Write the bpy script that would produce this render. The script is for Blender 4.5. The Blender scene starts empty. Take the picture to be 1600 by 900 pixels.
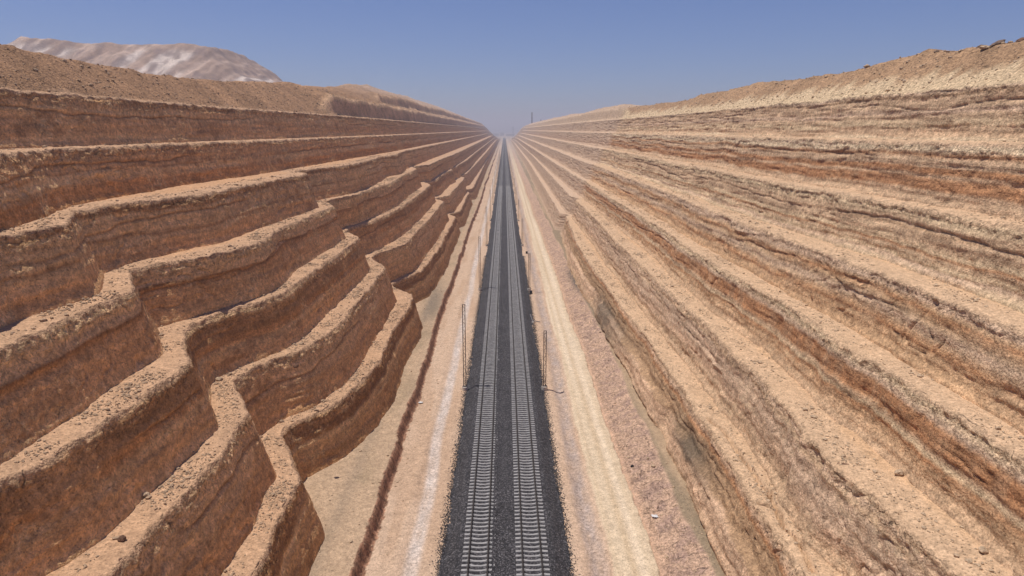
import bpy, math, random
import numpy as np

random.seed(7)
rng = np.random.default_rng(11)
R = math.radians
scene = bpy.context.scene

# ------------------------------------------------------------------ camera
CAM_H = 33.9                      # drone height above the formation
F_PX, PITCH, VPX, VPY = 1067.0, R(13.03), 788.0, 203.0
CP, SP = math.cos(PITCH), math.sin(PITCH)
cam_d = bpy.data.cameras.new("camera")
cam = bpy.data.objects.new("camera", cam_d)
scene.collection.objects.link(cam)
cam_d.sensor_width = 36.0
cam_d.lens = 36.0 * F_PX / 1600.0
cam_d.clip_start = 0.5
cam_d.clip_end = 60000.0
cam.location = (0, 0, CAM_H)
cam.rotation_euler = (R(90) - PITCH, 0, -R(0.628))
scene.camera = cam

# ------------------------------------------------------------------ light
SUN_EL = 74.0
SUN_DIR = (-1.0, 0.10)            # horizontal direction TOWARDS the sun
world = bpy.data.worlds.new("World")
scene.world = world
world.use_nodes = True
wn, wl = world.node_tree.nodes, world.node_tree.links
wn.clear()
sky = wn.new("ShaderNodeTexSky")
sky.sky_type = 'NISHITA'
sky.sun_disc = False
sky.sun_elevation = R(SUN_EL)
az = math.atan2(SUN_DIR[0], SUN_DIR[1])      # clockwise from +Y
sky.sun_rotation = az
sky.altitude = 300
sky.air_density = 1.0
sky.dust_density = 0.5
sky.ozone_density = 4.5
bg = wn.new("ShaderNodeBackground")
bg.inputs[1].default_value = 0.078
wo = wn.new("ShaderNodeOutputWorld")
tint = wn.new("ShaderNodeVectorMath"); tint.operation = 'MULTIPLY'
tint.inputs[1].default_value = (0.70, 0.77, 1.10)
wl.new(sky.outputs[0], tint.inputs[0]); wl.new(tint.outputs[0], bg.inputs[0])
wl.new(bg.outputs[0], wo.inputs[0])

sun_d = bpy.data.lights.new("sun", 'SUN')
sun_d.energy = 4.45
sun_d.angle = R(0.53)
sun_d.color = (1.0, 0.955, 0.89)
sun = bpy.data.objects.new("sun", sun_d)
scene.collection.objects.link(sun)
hl = math.hypot(*SUN_DIR)
sx, sy = SUN_DIR[0] / hl * math.cos(R(SUN_EL)), SUN_DIR[1] / hl * math.cos(R(SUN_EL))
sz = math.sin(R(SUN_EL))
from mathutils import Vector, Matrix
sun.rotation_euler = Vector((sx, sy, sz)).to_track_quat('Z', 'Y').to_euler()
sun.location = (-60, 0, 200)

vs = scene.view_settings
vs.view_transform = 'Standard'
vs.look = 'None'
vs.exposure = 0.0
vs.gamma = 1.0
vs.use_curve_mapping = False
scene.cycles.max_bounces = 6
scene.cycles.diffuse_bounces = 4
scene.cycles.volume_bounces = 0
scene.cycles.use_adaptive_sampling = True

# ------------------------------------------------------------------ noise
def _h(ix, iy, iz, s):
    with np.errstate(over='ignore'):
        h = (ix.astype(np.uint32) * np.uint32(374761393) + iy.astype(np.uint32) * np.uint32(668265263)
             + iz.astype(np.uint32) * np.uint32(2147483647) + np.uint32(s * 974711 + 17))
        h = (h ^ (h >> np.uint32(13))) * np.uint32(1274126177)
        h = (h ^ (h >> np.uint32(16))) * np.uint32(2246822519)
        h ^= h >> np.uint32(13)
    return h.astype(np.float32) * np.float32(2.0 / 4294967295.0) - np.float32(1.0)

def vnoise(x, y, z, s=0):
    x, y, z = np.broadcast_arrays(np.asarray(x, np.float64), np.asarray(y, np.float64), np.asarray(z, np.float64))
    fx, fy, fz = np.floor(x), np.floor(y), np.floor(z)
    ix, iy, iz = fx.astype(np.int64), fy.astype(np.int64), fz.astype(np.int64)
    u, v, w = (x - fx).astype(np.float32), (y - fy).astype(np.float32), (z - fz).astype(np.float32)
    u = u * u * (3 - 2 * u); v = v * v * (3 - 2 * v); w = w * w * (3 - 2 * w)
    def c(a, b, d):
        return _h(ix + a, iy + b, iz + d, s)
    x00 = c(0,0,0) * (1-u) + c(1,0,0) * u
    x10 = c(0,1,0) * (1-u) + c(1,1,0) * u
    x01 = c(0,0,1) * (1-u) + c(1,0,1) * u
    x11 = c(0,1,1) * (1-u) + c(1,1,1) * u
    return (x00 * (1-v) + x10 * v) * (1-w) + (x01 * (1-v) + x11 * v) * w

def fbm(x, y, z, octv=3, s=0, gain=0.5):
    t = 0; a = 1.0; k = 1.0; n = 0.0
    for i in range(octv):
        t = t + a * vnoise(x * k + 13.7 * i, y * k - 7.1 * i, z * k + 3.3 * i, s + i)
        n += a; a *= gain; k *= 2.03
    return t / n

def sstep(a, b, x):
    t = np.clip((x - a) / (b - a), 0, 1)
    return t * t * (3 - 2 * t)

def gsmooth(a, sig):
    r = int(max(1, sig * 3)); k = np.exp(-0.5 * (np.arange(-r, r + 1) / sig) ** 2); k /= k.sum()
    return np.convolve(np.pad(a, r, mode='edge'), k, mode='valid')

# ------------------------------------------------------------------ mesh helpers
def tag(o, label=None, cat=None, group=None, kind=None):
    if label: o['label'] = label
    if cat: o['category'] = cat
    if group: o['group'] = group
    if kind: o['kind'] = kind
    return o

def link(o, parent=None):
    scene.collection.objects.link(o)
    if parent is not None: o.parent = parent
    return o

def empty(name, loc, rz=0.0):
    o = bpy.data.objects.new(name, None)
    o.empty_display_size = 0.5
    o.location = loc
    o.rotation_euler = (0, 0, rz)
    return link(o)

def np_mesh(name, verts, faces, mat, col=None, smooth=True, parent=None):
    """verts (n,3), faces (m,k) with constant k"""
    verts = np.ascontiguousarray(verts, np.float32); faces = np.ascontiguousarray(faces, np.int32)
    me = bpy.data.meshes.new(name)
    k = faces.shape[1]
    me.vertices.add(len(verts)); me.vertices.foreach_set("co", verts.ravel())
    me.loops.add(faces.size); me.loops.foreach_set("vertex_index", faces.ravel())
    me.polygons.add(len(faces))
    me.polygons.foreach_set("loop_start", np.arange(0, faces.size, k, dtype=np.int32))
    me.polygons.foreach_set("loop_total", np.full(len(faces), k, np.int32))
    me.polygons.foreach_set("use_smooth", np.full(len(faces), bool(smooth)))
    if col is not None:
        ca = me.color_attributes.new("earth", 'FLOAT_COLOR', 'POINT')
        c4 = np.ones((len(verts), 4), np.float32); c4[:, :col.shape[1]] = col
        ca.data.foreach_set("color", c4.ravel())
    me.update(calc_edges=True)
    me.materials.append(mat)
    o = bpy.data.objects.new(name, me)
    return link(o, parent)

def grid_faces(nc, nr, flip=False):
    i = np.arange(nc - 1)[:, None] * nr + np.arange(nr - 1)[None, :]
    i = i.ravel()
    q = np.stack([i, i + nr, i + nr + 1, i + 1], 1)
    return q[:, ::-1] if flip else q

def box_vf(x0, x1, y0, y1, z0, z1):
    v = [(x0,y0,z0),(x1,y0,z0),(x1,y1,z0),(x0,y1,z0),(x0,y0,z1),(x1,y0,z1),(x1,y1,z1),(x0,y1,z1)]
    f = [(0,3,2,1),(4,5,6,7),(0,1,5,4),(1,2,6,5),(2,3,7,6),(3,0,4,7)]
    return np.array(v, float), np.array(f)

class MB:
    def __init__(s): s.v = []; s.f = []; s.n = 0
    def add(s, v, f):
        s.v.append(np.asarray(v, float)); s.f.append(np.asarray(f) + s.n); s.n += len(v)
    def box(s, *a): s.add(*box_vf(*a))
    def bar(s, p, q, w, t=None):
        t = t or w
        p, q = Vector(p), Vector(q); d = q - p; L = d.length
        m = d.to_track_quat('Z', 'Y').to_matrix()
        v, f = box_vf(-w/2, w/2, -t/2, t/2, 0, L)
        s.add([tuple(p + m @ Vector(c)) for c in v], f)
    def lathe(s, prof, n=16, centre=(0,0,0)):
        v = []; f = []
        for (r, z) in prof:
            for i in range(n):
                a = 2*math.pi*i/n; v.append((centre[0]+r*math.cos(a), centre[1]+r*math.sin(a), centre[2]+z))
        for j in range(len(prof)-1):
            for i in range(n):
                f.append((j*n+i, j*n+(i+1)%n, (j+1)*n+(i+1)%n, (j+1)*n+i))
        s.add(v, f)
    def build(s, name, mat, parent=None, smooth=False):
        return np_mesh(name, np.concatenate(s.v), np.concatenate(s.f), mat, smooth=smooth, parent=parent)

# ------------------------------------------------------------------ materials
def new_mat(name):
    m = bpy.data.materials.new(name); m.use_nodes = True
    nt = m.node_tree; nt.nodes.clear()
    out = nt.nodes.new("ShaderNodeOutputMaterial")
    b = nt.nodes.new("ShaderNodeBsdfPrincipled")
    nt.links.new(b.outputs[0], out.inputs[0])
    return m, nt, b

def noise_node(nt, vec, scale, detail=4, rough=0.6, stretch=None):
    if stretch is not None:
        mp = nt.nodes.new("ShaderNodeMapping"); mp.inputs['Scale'].default_value = stretch
        nt.links.new(vec, mp.inputs['Vector']); vec = mp.outputs[0]
    n = nt.nodes.new("ShaderNodeTexNoise"); n.inputs['Scale'].default_value = scale
    n.inputs['Detail'].default_value = detail; n.inputs['Roughness'].default_value = rough
    nt.links.new(vec, n.inputs['Vector'])
    return n.outputs[0]

def mrange(nt, val, a, b, c, d):
    n = nt.nodes.new("ShaderNodeMapRange")
    n.inputs[1].default_value = a; n.inputs[2].default_value = b
    n.inputs[3].default_value = c; n.inputs[4].default_value = d
    nt.links.new(val, n.inputs[0]); return n.outputs[0]

def math_n(nt, op, a, b):
    n = nt.nodes.new("ShaderNodeMath"); n.operation = op
    for i, q in enumerate((a, b)):
        if isinstance(q, (int, float)): n.inputs[i].default_value = q
        else: nt.links.new(q, n.inputs[i])
    return n.outputs[0]

def vscale(nt, col, fac):
    n = nt.nodes.new("ShaderNodeVectorMath"); n.operation = 'SCALE'
    nt.links.new(col, n.inputs[0]); nt.links.new(fac, n.inputs['Scale']); return n.outputs[0]

def earth_material():
    """colour of the soil from the vertex attribute (what is where), grain and cracks from noise"""
    m, nt, b = new_mat("earth")
    at = nt.nodes.new("ShaderNodeAttribute"); at.attribute_name = "earth"
    geo = nt.nodes.new("ShaderNodeNewGeometry"); P = geo.outputs['Position']
    fine = noise_node(nt, P, 3.6, 6, 0.70)
    mid = noise_node(nt, P, 1.3, 4, 0.65, (1, 1, 1.8))
    tiny = noise_node(nt, P, 17.0, 2, 0.6)
    f1 = math_n(nt, 'ADD', math_n(nt, 'MULTIPLY', mrange(nt, fine, 0.38, 0.62, -0.46, 0.40), mrange(nt, at.outputs['Alpha'], 0.1, 1.0, 0.25, 1.0)), 1.0)
    f2 = mrange(nt, mid, 0.3, 0.7, 0.84, 1.16)
    f3 = mrange(nt, tiny, 0.3, 0.7, 0.82, 1.18)
    f = math_n(nt, 'MULTIPLY', math_n(nt, 'MULTIPLY', f1, f2), f3)
    speck = noise_node(nt, P, 8.0, 2, 0.5)                     # dark and pale pebbles
    f = math_n(nt, 'MULTIPLY', f, mrange(nt, speck, 0.60, 0.66, 1.0, 0.62))
    f = math_n(nt, 'MULTIPLY', f, mrange(nt, speck, 0.33, 0.38, 1.25, 1.0))
    b.inputs['Roughness'].default_value = 0.95
    b.inputs['Specular IOR Level'].default_value = 0.15
    # bump : clods and grooves. The attribute's alpha says how rough the ground is
    rough = at.outputs['Alpha']
    h = math_n(nt, 'ADD', math_n(nt, 'MULTIPLY', fine, 0.75), math_n(nt, 'MULTIPLY', tiny, 0.22))
    cl = nt.nodes.new("ShaderNodeTexVoronoi"); cl.feature = 'F1'; cl.inputs['Scale'].default_value = 6.5     # clods
    nt.links.new(P, cl.inputs['Vector'])
    h = math_n(nt, 'ADD', h, math_n(nt, 'MULTIPLY', cl.outputs[0], -0.45))
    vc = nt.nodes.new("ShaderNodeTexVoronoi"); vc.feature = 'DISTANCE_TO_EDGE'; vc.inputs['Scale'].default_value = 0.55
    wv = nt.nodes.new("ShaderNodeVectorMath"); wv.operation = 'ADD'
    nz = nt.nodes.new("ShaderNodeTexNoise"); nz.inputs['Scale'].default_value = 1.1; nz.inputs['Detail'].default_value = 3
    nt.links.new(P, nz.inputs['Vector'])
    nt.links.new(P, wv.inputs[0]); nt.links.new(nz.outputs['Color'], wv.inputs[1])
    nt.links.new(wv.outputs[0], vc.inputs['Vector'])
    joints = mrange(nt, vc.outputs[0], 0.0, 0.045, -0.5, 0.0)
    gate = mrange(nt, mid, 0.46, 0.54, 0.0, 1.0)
    h = math_n(nt, 'ADD', h, math_n(nt, 'MULTIPLY', math_n(nt, 'MULTIPLY', joints, gate), rough))
    vo = nt.nodes.new("ShaderNodeTexVoronoi"); vo.feature = 'F1'; vo.inputs['Scale'].default_value = 2.6
    nt.links.new(P, vo.inputs['Vector'])
    h = math_n(nt, 'ADD', h, math_n(nt, 'MULTIPLY', math_n(nt, 'MULTIPLY', vo.outputs[0], rough), -0.22))
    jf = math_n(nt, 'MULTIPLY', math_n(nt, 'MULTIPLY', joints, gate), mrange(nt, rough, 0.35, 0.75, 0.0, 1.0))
    f = math_n(nt, 'MULTIPLY', f, math_n(nt, 'ADD', jf, 1.0))                 # crevice shade painted into the colour along the joints
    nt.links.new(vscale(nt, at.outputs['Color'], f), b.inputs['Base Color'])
    bp = nt.nodes.new("ShaderNodeBump"); bp.inputs['Distance'].default_value = 0.20
    nt.links.new(h, bp.inputs['Height'])
    nt.links.new(math_n(nt, 'MULTIPLY', rough, 0.95), bp.inputs['Strength'])
    nt.links.new(bp.outputs[0], b.inputs['Normal'])
    return m

def simple_mat(name, col, rough=0.8, metal=0.0, nscale=6.0, namp=0.25, bump=0.0, stretch=None):
    m, nt, b = new_mat(name)
    tc = nt.nodes.new("ShaderNodeNewGeometry")
    n = noise_node(nt, tc.outputs['Position'], nscale, 5, 0.65, stretch)
    f = mrange(nt, n, 0.3, 0.7, 1 - namp, 1 + namp)
    c = nt.nodes.new("ShaderNodeRGB"); c.outputs[0].default_value = (*col, 1)
    nt.links.new(vscale(nt, c.outputs[0], f), b.inputs['Base Color'])
    b.inputs['Roughness'].default_value = rough; b.inputs['Metallic'].default_value = metal
    b.inputs['Specular IOR Level'].default_value = 0.3
    if bump:
        bp = nt.nodes.new("ShaderNodeBump"); bp.inputs['Distance'].default_value = bump
        nt.links.new(n, bp.inputs['Height']); nt.links.new(bp.outputs[0], b.inputs['Normal'])
    return m

def ballast_material():
    m, nt, b = new_mat("ballast_stone")
    geo = nt.nodes.new("ShaderNodeNewGeometry"); P = geo.outputs['Position']
    vo = nt.nodes.new("ShaderNodeTexVoronoi"); vo.feature = 'F1'; vo.inputs['Scale'].default_value = 11.0
    nt.links.new(P, vo.inputs['Vector'])
    sep = nt.nodes.new("ShaderNodeSeparateColor"); nt.links.new(vo.outputs['Color'], sep.inputs[0])
    big = noise_node(nt, P, 0.35, 3, 0.5)
    ramp = nt.nodes.new("ShaderNodeValToRGB")
    e = ramp.color_ramp.elements
    e[0].position = 0.0; e[0].color = (0.016, 0.015, 0.016, 1)
    e[1].position = 1.0; e[1].color = (0.165, 0.152, 0.155, 1)
    e2 = ramp.color_ramp.elements.new(0.75); e2.color = (0.056, 0.052, 0.054, 1)
    nt.links.new(sep.outputs[0], ramp.inputs[0])
    f = mrange(nt, big, 0.3, 0.7, 0.85, 1.15)
    nt.links.new(vscale(nt, ramp.outputs[0], f), b.inputs['Base Color'])
    b.inputs['Roughness'].default_value = 0.9; b.inputs['Specular IOR Level'].default_value = 0.2
    bp = nt.nodes.new("ShaderNodeBump"); bp.inputs['Distance'].default_value = 0.06
    nt.links.new(math_n(nt, 'MULTIPLY', vo.outputs[0], -1.0), bp.inputs['Height'])
    nt.links.new(bp.outputs[0], b.inputs['Normal'])
    return m

M = {
    'earth': earth_material(),
    'ballast': ballast_material(),
    'rail': simple_mat("rail_steel", (0.035, 0.028, 0.025), 0.85, 0.0, 3.0, 0.3),
    'sleeper': simple_mat("sleeper_concrete", (0.30, 0.285, 0.275), 0.9, 0, 2.2, 0.28, 0.01),
    'mast': simple_mat("rusty_mast_steel", (0.115, 0.078, 0.062), 0.8, 0.0, 4.0, 0.35),
    'concrete': simple_mat("pale_concrete", (0.58, 0.52, 0.45), 0.9, 0, 5.0, 0.15),
    'stone': simple_mat("stone", (0.36, 0.245, 0.155), 0.95, 0, 7.0, 0.4, 0.03),
    'stone_r': simple_mat("stone_pale", (0.43, 0.31, 0.20), 0.95, 0, 7.0, 0.4, 0.03),
    'brown_rock': simple_mat("brown_rock", (0.16, 0.085, 0.05), 0.95, 0, 5.0, 0.4, 0.08),
    'dark_rock': simple_mat("dark_rock", (0.17, 0.11, 0.075), 0.95, 0, 3.0, 0.35, 0.1),
    'black': simple_mat("black_plastic", (0.012, 0.012, 0.014), 0.5, 0, 6.0, 0.2),
    'white': simple_mat("white_plastic", (0.62, 0.60, 0.58), 0.6, 0, 6.0, 0.1),
    'steel': simple_mat("grey_steel", (0.20, 0.20, 0.21), 0.6, 0.2, 1.0, 0.15),
    'wallpaint': simple_mat("pale_building", (0.55, 0.52, 0.48), 0.9, 0, 0.3, 0.1),
    'roof': simple_mat("grey_roof", (0.25, 0.25, 0.26), 0.9, 0, 0.3, 0.1),
}

# ------------------------------------------------------------------ plan of the cutting
def plan(px, h):
    """crest points read off in picture pixels, laid on the level that is h below the drone"""
    out = []
    for x, y in px:
        zc = F_PX * h / CP / (y - VPY)
        Y = (zc - SP * h) / CP
        X = (x - VPX) * zc / F_PX
        out.append((Y, X))
    return out

H = {'Z': -3.3, 'A': 1.45, 'B': 6.12, 'C': 11.15, 'D': 16.3, 'E': 21.55, 'F': 27.3}
HR = {'Z': -3.9, 'A': 0.9, 'B': 6.12, 'C': 11.15, 'D': 16.3, 'E': 21.55, 'F': 27.3}
Y_END = 3150.0

L = {}
L['Z'] = [(-40,-41.5),(30,-41),(70,-40),(100,-41),(140,-39),(250,-38),(600,-38.5),(3200,-38)]
L['A'] = [(-40,-30.5),(38,-31),(44,-33),(56,-37.2),(80,-38),(100,-36.2),(140,-35.5),(200,-34),(300,-34.5),(600,-33),(3200,-33)]
L['B'] = plan([(0,364),(100,348),(112,340),(114,329),(170,318),(250,308),(318,300),(440,277),(480,270),(456,266),(540,257),(560,254),(596,243),(616,241),(626,236.5),(667,228)], H['B'])
L['C'] = plan([(0,538),(70,510),(140,476),(206,450),(204,426),(202,418),(240,410),(320,398),(400,378),(440,353),(520,320),(506,313),(550,304),(610,284),(630,272),(650,264),(644,259.5),(670,257),(690,248),(706,242)], H['C'])
L['D'] = plan([(0,745),(96,700),(160,654),(216,620),(296,564),(296,552),(286,524),(284,512),(306,498),(376,476),(424,462),(440,454),(470,434),(510,406),(520,398),(550,378),(560,368),(538,360),(544,354),(580,344),(620,326),(650,306),(672,288),(662,284),(680,280),(696,268),(706,265),(700,261.5),(712,260),(730,249),(740,240)], H['D'])
L['E'] = plan([(130,950),(174,890),(220,834),(250,796),(296,756),(320,732),(350,700),(368,664),(389,642),(380,620),(366,596),(364,590),(384,576),(420,558),(460,548),(510,520),(536,496),(570,454),(598,420),(602,416),(578,401),(584,396),(612,388),(632,380),(642,370),(670,340),(692,314),(678,309),(700,305),(716,288),(726,277),(712,275),(728,271),(740,259),(758,240)], H['E'])
L['F'] = plan([(360,940),(400,890),(416,850),(436,800),(467,748),(456,720),(440,684),(438,674),(452,660),(500,638),(540,614),(564,592),(592,562),(610,516),(636,482),(642,466),(640,458),(614,448),(611,443),(618,439),(656,422),(672,404),(680,394),(700,358),(711,338),(700,334),(718,329),(732,300),(724,296),(737,294),(740,290),(750,270),(758,254)], H['F'])
Rt = {}
Rt['Z'] = [(-40,41),(60,40.5),(110,40),(150,41.5),(200,40.5),(320,39.5),(330,38.5),(600,38.5),(3200,38.5)]
Rt['A'] = [(-40,37.3),(50,37.3),(100,36.8),(180,37.6),(300,37),(330,36.2),(600,36),(3200,36)]
Rt['B'] = [(-40,34),(40,33.6),(60,34.6),(80,34),(110,33.6),(160,33.8),(230,34),(240,33.2),(600,32.5),(3200,32.5)]
Rt['C'] = [(-40,30),(30,29.8),(60,30.6),(90,30.1),(130,30.8),(180,30.4),(232,30.2),(236,29.4),(600,29),(3200,29)]
Rt['D'] = [(-40,26.4)] + plan([(1560,692),(1454,622),(1330,540),(1220,466),(1120,412),(1040,360),(972,318),(908,278)], H['D']) + [(260,26.2),(600,25.8),(3200,25.5)]
Rt['E'] = plan([(1506,890),(1450,848),(1370,770),(1306,726),(1200,596),(1150,550),(1080,482),(1020,428),(960,372),(940,348),(892,306)], H['E']) + [(218,22.9),(220,25.0),(600,24.5),(3200,24)]
Rt['F'] = plan([(1262,905),(1240,870),(1190,796),(1150,730),(1100,650),(1050,580),(1000,510),(968,470),(940,434),(905,385),(876,333)], H['F']) + [(222,20.4),(226,22.2),(600,21.3),(3200,21)]

def taper(Y):
    return 1.0 - 0.97 * sstep(1300, 3100, Y)

CREST = {}
order = ['Z', 'A', 'B', 'C', 'D', 'E', 'F']
def crest_curve(pts, seed):
    pts = sorted(pts)
    Yp = [p[0] for p in pts]; Xp = [p[1] for p in pts]
    if Yp[0] > -39: Yp.insert(0, -40.0); Xp.insert(0, Xp[0])
    if Yp[-1] < 900: Yp.append(Yp[-1] + 90); Xp.append(Xp[-1] * 0.99); Yp.append(3200.0); Xp.append(Xp[-1])
    Yp, Xp = np.array(Yp), np.array(Xp)
    for i in range(1, len(Yp)):
        if Yp[i] <= Yp[i-1] + 0.25: Yp[i] = Yp[i-1] + 0.25
    seg = np.hypot(np.diff(Yp), np.diff(Xp)); S = np.concatenate([[0], np.cumsum(seg)])
    s = np.arange(0, S[-1], 0.1)
    y = np.interp(s, S, Yp); x = np.interp(s, S, Xp)
    # natural wander of the excavated edge, then rounding
    x = x + (0.20 if seed < 300 or seed > 340 else 0.42) * vnoise(s / 7.0, seed, 0.5, 3) + (0 if seed < 300 or seed > 340 else .45) * vnoise(s / 19.0, seed, 0.5, 13) + 0.16 * vnoise(s / 2.6, seed, 0.5, 4) + 0.12 * vnoise(s / 0.9, seed, 0.5, 5)
    y = gsmooth(y, 1.6); x = gsmooth(x, 1.6)
    tx, ty = gsmooth(np.gradient(x), 3), gsmooth(np.gradient(y), 3)
    l = np.hypot(tx, ty) + 1e-9
    tx, ty = tx / l, ty / l
    idx = [0]; i = 0
    while i < len(s) - 2:
        d = math.hypot(y[i], 25.0)
        st = 0.6 if y[i] < 8 else max(0.125, 0.0027 * d)
        i = min(len(s) - 1, i + max(1, int(round(st / 0.1))) if st > 0.15 else i + 1)
        idx.append(i)
        if y[i] > Y_END: break
    idx = np.array(idx)
    return x[idx], y[idx], tx[idx], ty[idx]

# albedo palette (linear)
C = {k: np.array(v, np.float32) for k, v in {
    'dust':   (0.460, 0.292, 0.178), 'dustR': (0.520, 0.360, 0.240), 'sand': (0.500, 0.290, 0.155),
    'brown':  (0.590, 0.350, 0.195), 'red': (0.520, 0.270, 0.125), 'dark': (0.30, 0.150, 0.070),
    'tan':    (0.53, 0.365, 0.240), 'crust': (0.70, 0.480, 0.300), 'pale': (0.60, 0.450, 0.295),
    'cream':  (0.64, 0.495, 0.340), 'grey': (0.53, 0.375, 0.270), 'pink': (0.55, 0.372, 0.258),
    'orange': (0.52, 0.335, 0.200), 'rust': (0.400, 0.205, 0.105), 'deep': (0.38, 0.245, 0.150),
    'tanL':   (0.66, 0.425, 0.250), 'greyL': (0.64, 0.410, 0.255), 'deepL': (0.42, 0.235, 0.120),
    'embank': (0.345, 0.200, 0.110), 'embankR': (0.375, 0.235, 0.140), 'far': (0.52, 0.380, 0.285)}.items()}

def mix(a, b, t):
    return a + (b - a) * t[..., None]

def bands(fr, stops):
    xs = [s[0] for s in stops]; cs = np.array([C[s[1]] for s in stops])
    return np.stack([np.interp(fr, xs, cs[:, i]) for i in range(3)], -1).astype(np.float32)

WALL_BANDS = {
 ('L','Z'): [(0,'dark'),(.06,'deepL'),(.2,'brown'),(.35,'tanL'),(.5,'brown'),(.8,'brown'),(.86,'tanL'),(1,'brown')],
 ('L','A'): [(0,'dust'),(.06,'brown'),(.4,'brown'),(.44,'deepL'),(.47,'tanL'),(.6,'tanL'),(.72,'red'),(1,'red')],
 ('L','B'): [(0,'dust'),(.04,'deepL'),(.14,'deepL'),(.2,'tanL'),(.5,'tanL'),(.56,'deepL'),(.6,'tanL'),(.8,'brown'),(1,'brown')],
 ('L','C'): [(0,'dust'),(.1,'crust'),(.2,'tanL'),(.36,'greyL'),(.39,'dark'),(.43,'red'),(.55,'brown'),(.8,'brown'),(1,'tanL')],
 ('L','D'): [(0,'dust'),(.08,'crust'),(.16,'deepL'),(.4,'deepL'),(.46,'red'),(.52,'red'),(.62,'tanL'),(.8,'brown'),(1,'tanL')],
 ('L','E'): [(0,'dust'),(.06,'crust'),(.18,'greyL'),(.5,'greyL'),(.7,'brown'),(1,'brown')],
 ('L','F'): [(0,'dust'),(.06,'deepL'),(.3,'dark'),(.36,'deepL'),(.40,'tanL'),(.7,'sand'),(1,'sand')],
 ('R','Z'): [(0,'pale'),(.08,'grey'),(.16,'deep'),(.22,'tan'),(.4,'tan'),(.5,'grey'),(.55,'tan'),(.75,'pale'),(.8,'tan'),(.95,'tan'),(1,'cream')],
 ('R','A'): [(0,'cream'),(.04,'cream'),(.08,'grey'),(.12,'cream'),(.19,'cream'),(.22,'tan'),(.27,'rust'),(.33,'tan'),(.45,'tan'),(.48,'rust'),(.55,'rust'),(.6,'tan'),(.66,'rust'),(.8,'rust'),(.85,'tan'),(1,'tan')],
 ('R','B'): [(0,'pale'),(.05,'tan'),(.1,'pale'),(.3,'tan'),(.34,'deep'),(.37,'tan'),(.5,'tan'),(.62,'pale'),(.66,'rust'),(.7,'tan'),(.82,'pale'),(.86,'grey'),(1,'pale')],
 ('R','C'): [(0,'dustR'),(.06,'grey'),(.18,'grey'),(.26,'orange'),(.3,'rust'),(.38,'orange'),(.45,'tan'),(.52,'grey'),(.6,'tan'),(.7,'brown'),(.74,'rust'),(.8,'orange'),(1,'orange')],
 ('R','D'): [(0,'dustR'),(.06,'pale'),(.2,'grey'),(.26,'rust'),(.48,'rust'),(.54,'tan'),(.6,'pale'),(.65,'rust'),(.72,'orange'),(1,'dustR')],
 ('R','E'): [(0,'dustR'),(.04,'tan'),(.10,'grey'),(.2,'tan'),(.26,'grey'),(.55,'grey'),(.7,'pink'),(.85,'tan'),(1,'dustR')],
 ('R','F'): [(0,'dustR'),(.10,'pink'),(.20,'rust'),(.24,'deep'),(.50,'deep'),(.54,'deep'),(.57,'pink'),(.8,'pink'),(1,'dustR')],
}

# offset of the ridge foot -> (distance outwards, height) of the spoil bank above the Z crest, along Y
BANK_L = np.array([(-40,8.4,4.9),(40,8.4,5.0),(65,8.0,4.7),(85,7.0,4.1),(112,7.4,4.3),(150,11,6.4),(235,17,9.8),(320,28,15.5),(400,30,17.5),(610,38,21),(800,42,23),(900,30,17),(1200,26,15),(2000,20,10),(3200,15,8)], float)
BANK_R = np.array([(-40,9,5.4),(50,8.0,4.7),(68,7.4,4.35),(76,7.2,4.2),(83,8.7,5.0),(95,6.4,3.9),(118,6.7,4.0),(140,8.8,5.2),(185,6.0,3.6),(245,6.4,3.8),(300,10.5,6.2),(430,10.7,6.3),(600,13,7.6),(900,14,8),(1500,16,9),(3200,15,8)], float)

CRACKS = [plan(q, HR['F']) for q in (
    [(1118, 655), (1140, 672), (1160, 700), (1168, 712), (1192, 742), (1203, 760), (1216, 768), (1217, 780), (1233, 802), (1235, 815), (1240, 826), (1262, 845), (1275, 870), (1287, 895)],
    [(1188, 783), (1212, 790), (1228, 800), (1235, 815)])]
STONE_SPOTS = []      # (positions, weights, side) collected from the finished treads

def bank_z(side, X, Y, cx, a_only=False):
    """height of the spoil bank above its level, X measured outwards from the crest cx"""
    T = BANK_L if side == 'L' else BANK_R
    a = np.interp(Y, T[:, 0], T[:, 1]); hh = np.interp(Y, T[:, 0], T[:, 2])
    o = X
    a = a * (1 + 0.07 * vnoise(Y / 9, 4.4, 0.1, 31))
    hh = hh * (1 + 0.05 * vnoise(Y / 5, 1.4, 0.1, 32) + 0.10 * sstep(150, 300, Y) * fbm(Y / 45, 2.4, 0.1, 3, 34) + 0.04 * vnoise(Y / 1.7, 1.4, 0.1, 33))
    if side == 'L':
        step = sstep(158, 170, Y) * 4.2
    else:
        step = sstep(240, 250, Y) * 3.6
    z = step * sstep(1.0, 2.6, o + .5 * vnoise(Y / 6, .1, .1, 35))
    z = z + sstep(150, 240, Y) * sstep(.5, 3, o) * (0.5 * fbm(o / 4, Y / 6, .1, 3, 38))
    if side == 'L':
        st2 = sstep(250, 262, Y) * 3.6
        z = z + st2 * sstep(6.5, 8.0, o + .8 * vnoise(Y / 7, .7, .1, 36)); step = step + st2
        z = z + sstep(150, 200, Y) * sstep(.5, 3, o) * (0.7 * fbm(o / 5, Y / 7, .1, 3, 37))
    z = z + (hh - step) * np.clip((o - 1.0) / (a - 1.0), 0, 1) ** 0.92
    z = z - sstep(0, 1, (o - a - 3) / 30.0) * (hh - 1.0)      # back slope down to the plateau
    return z

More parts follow.
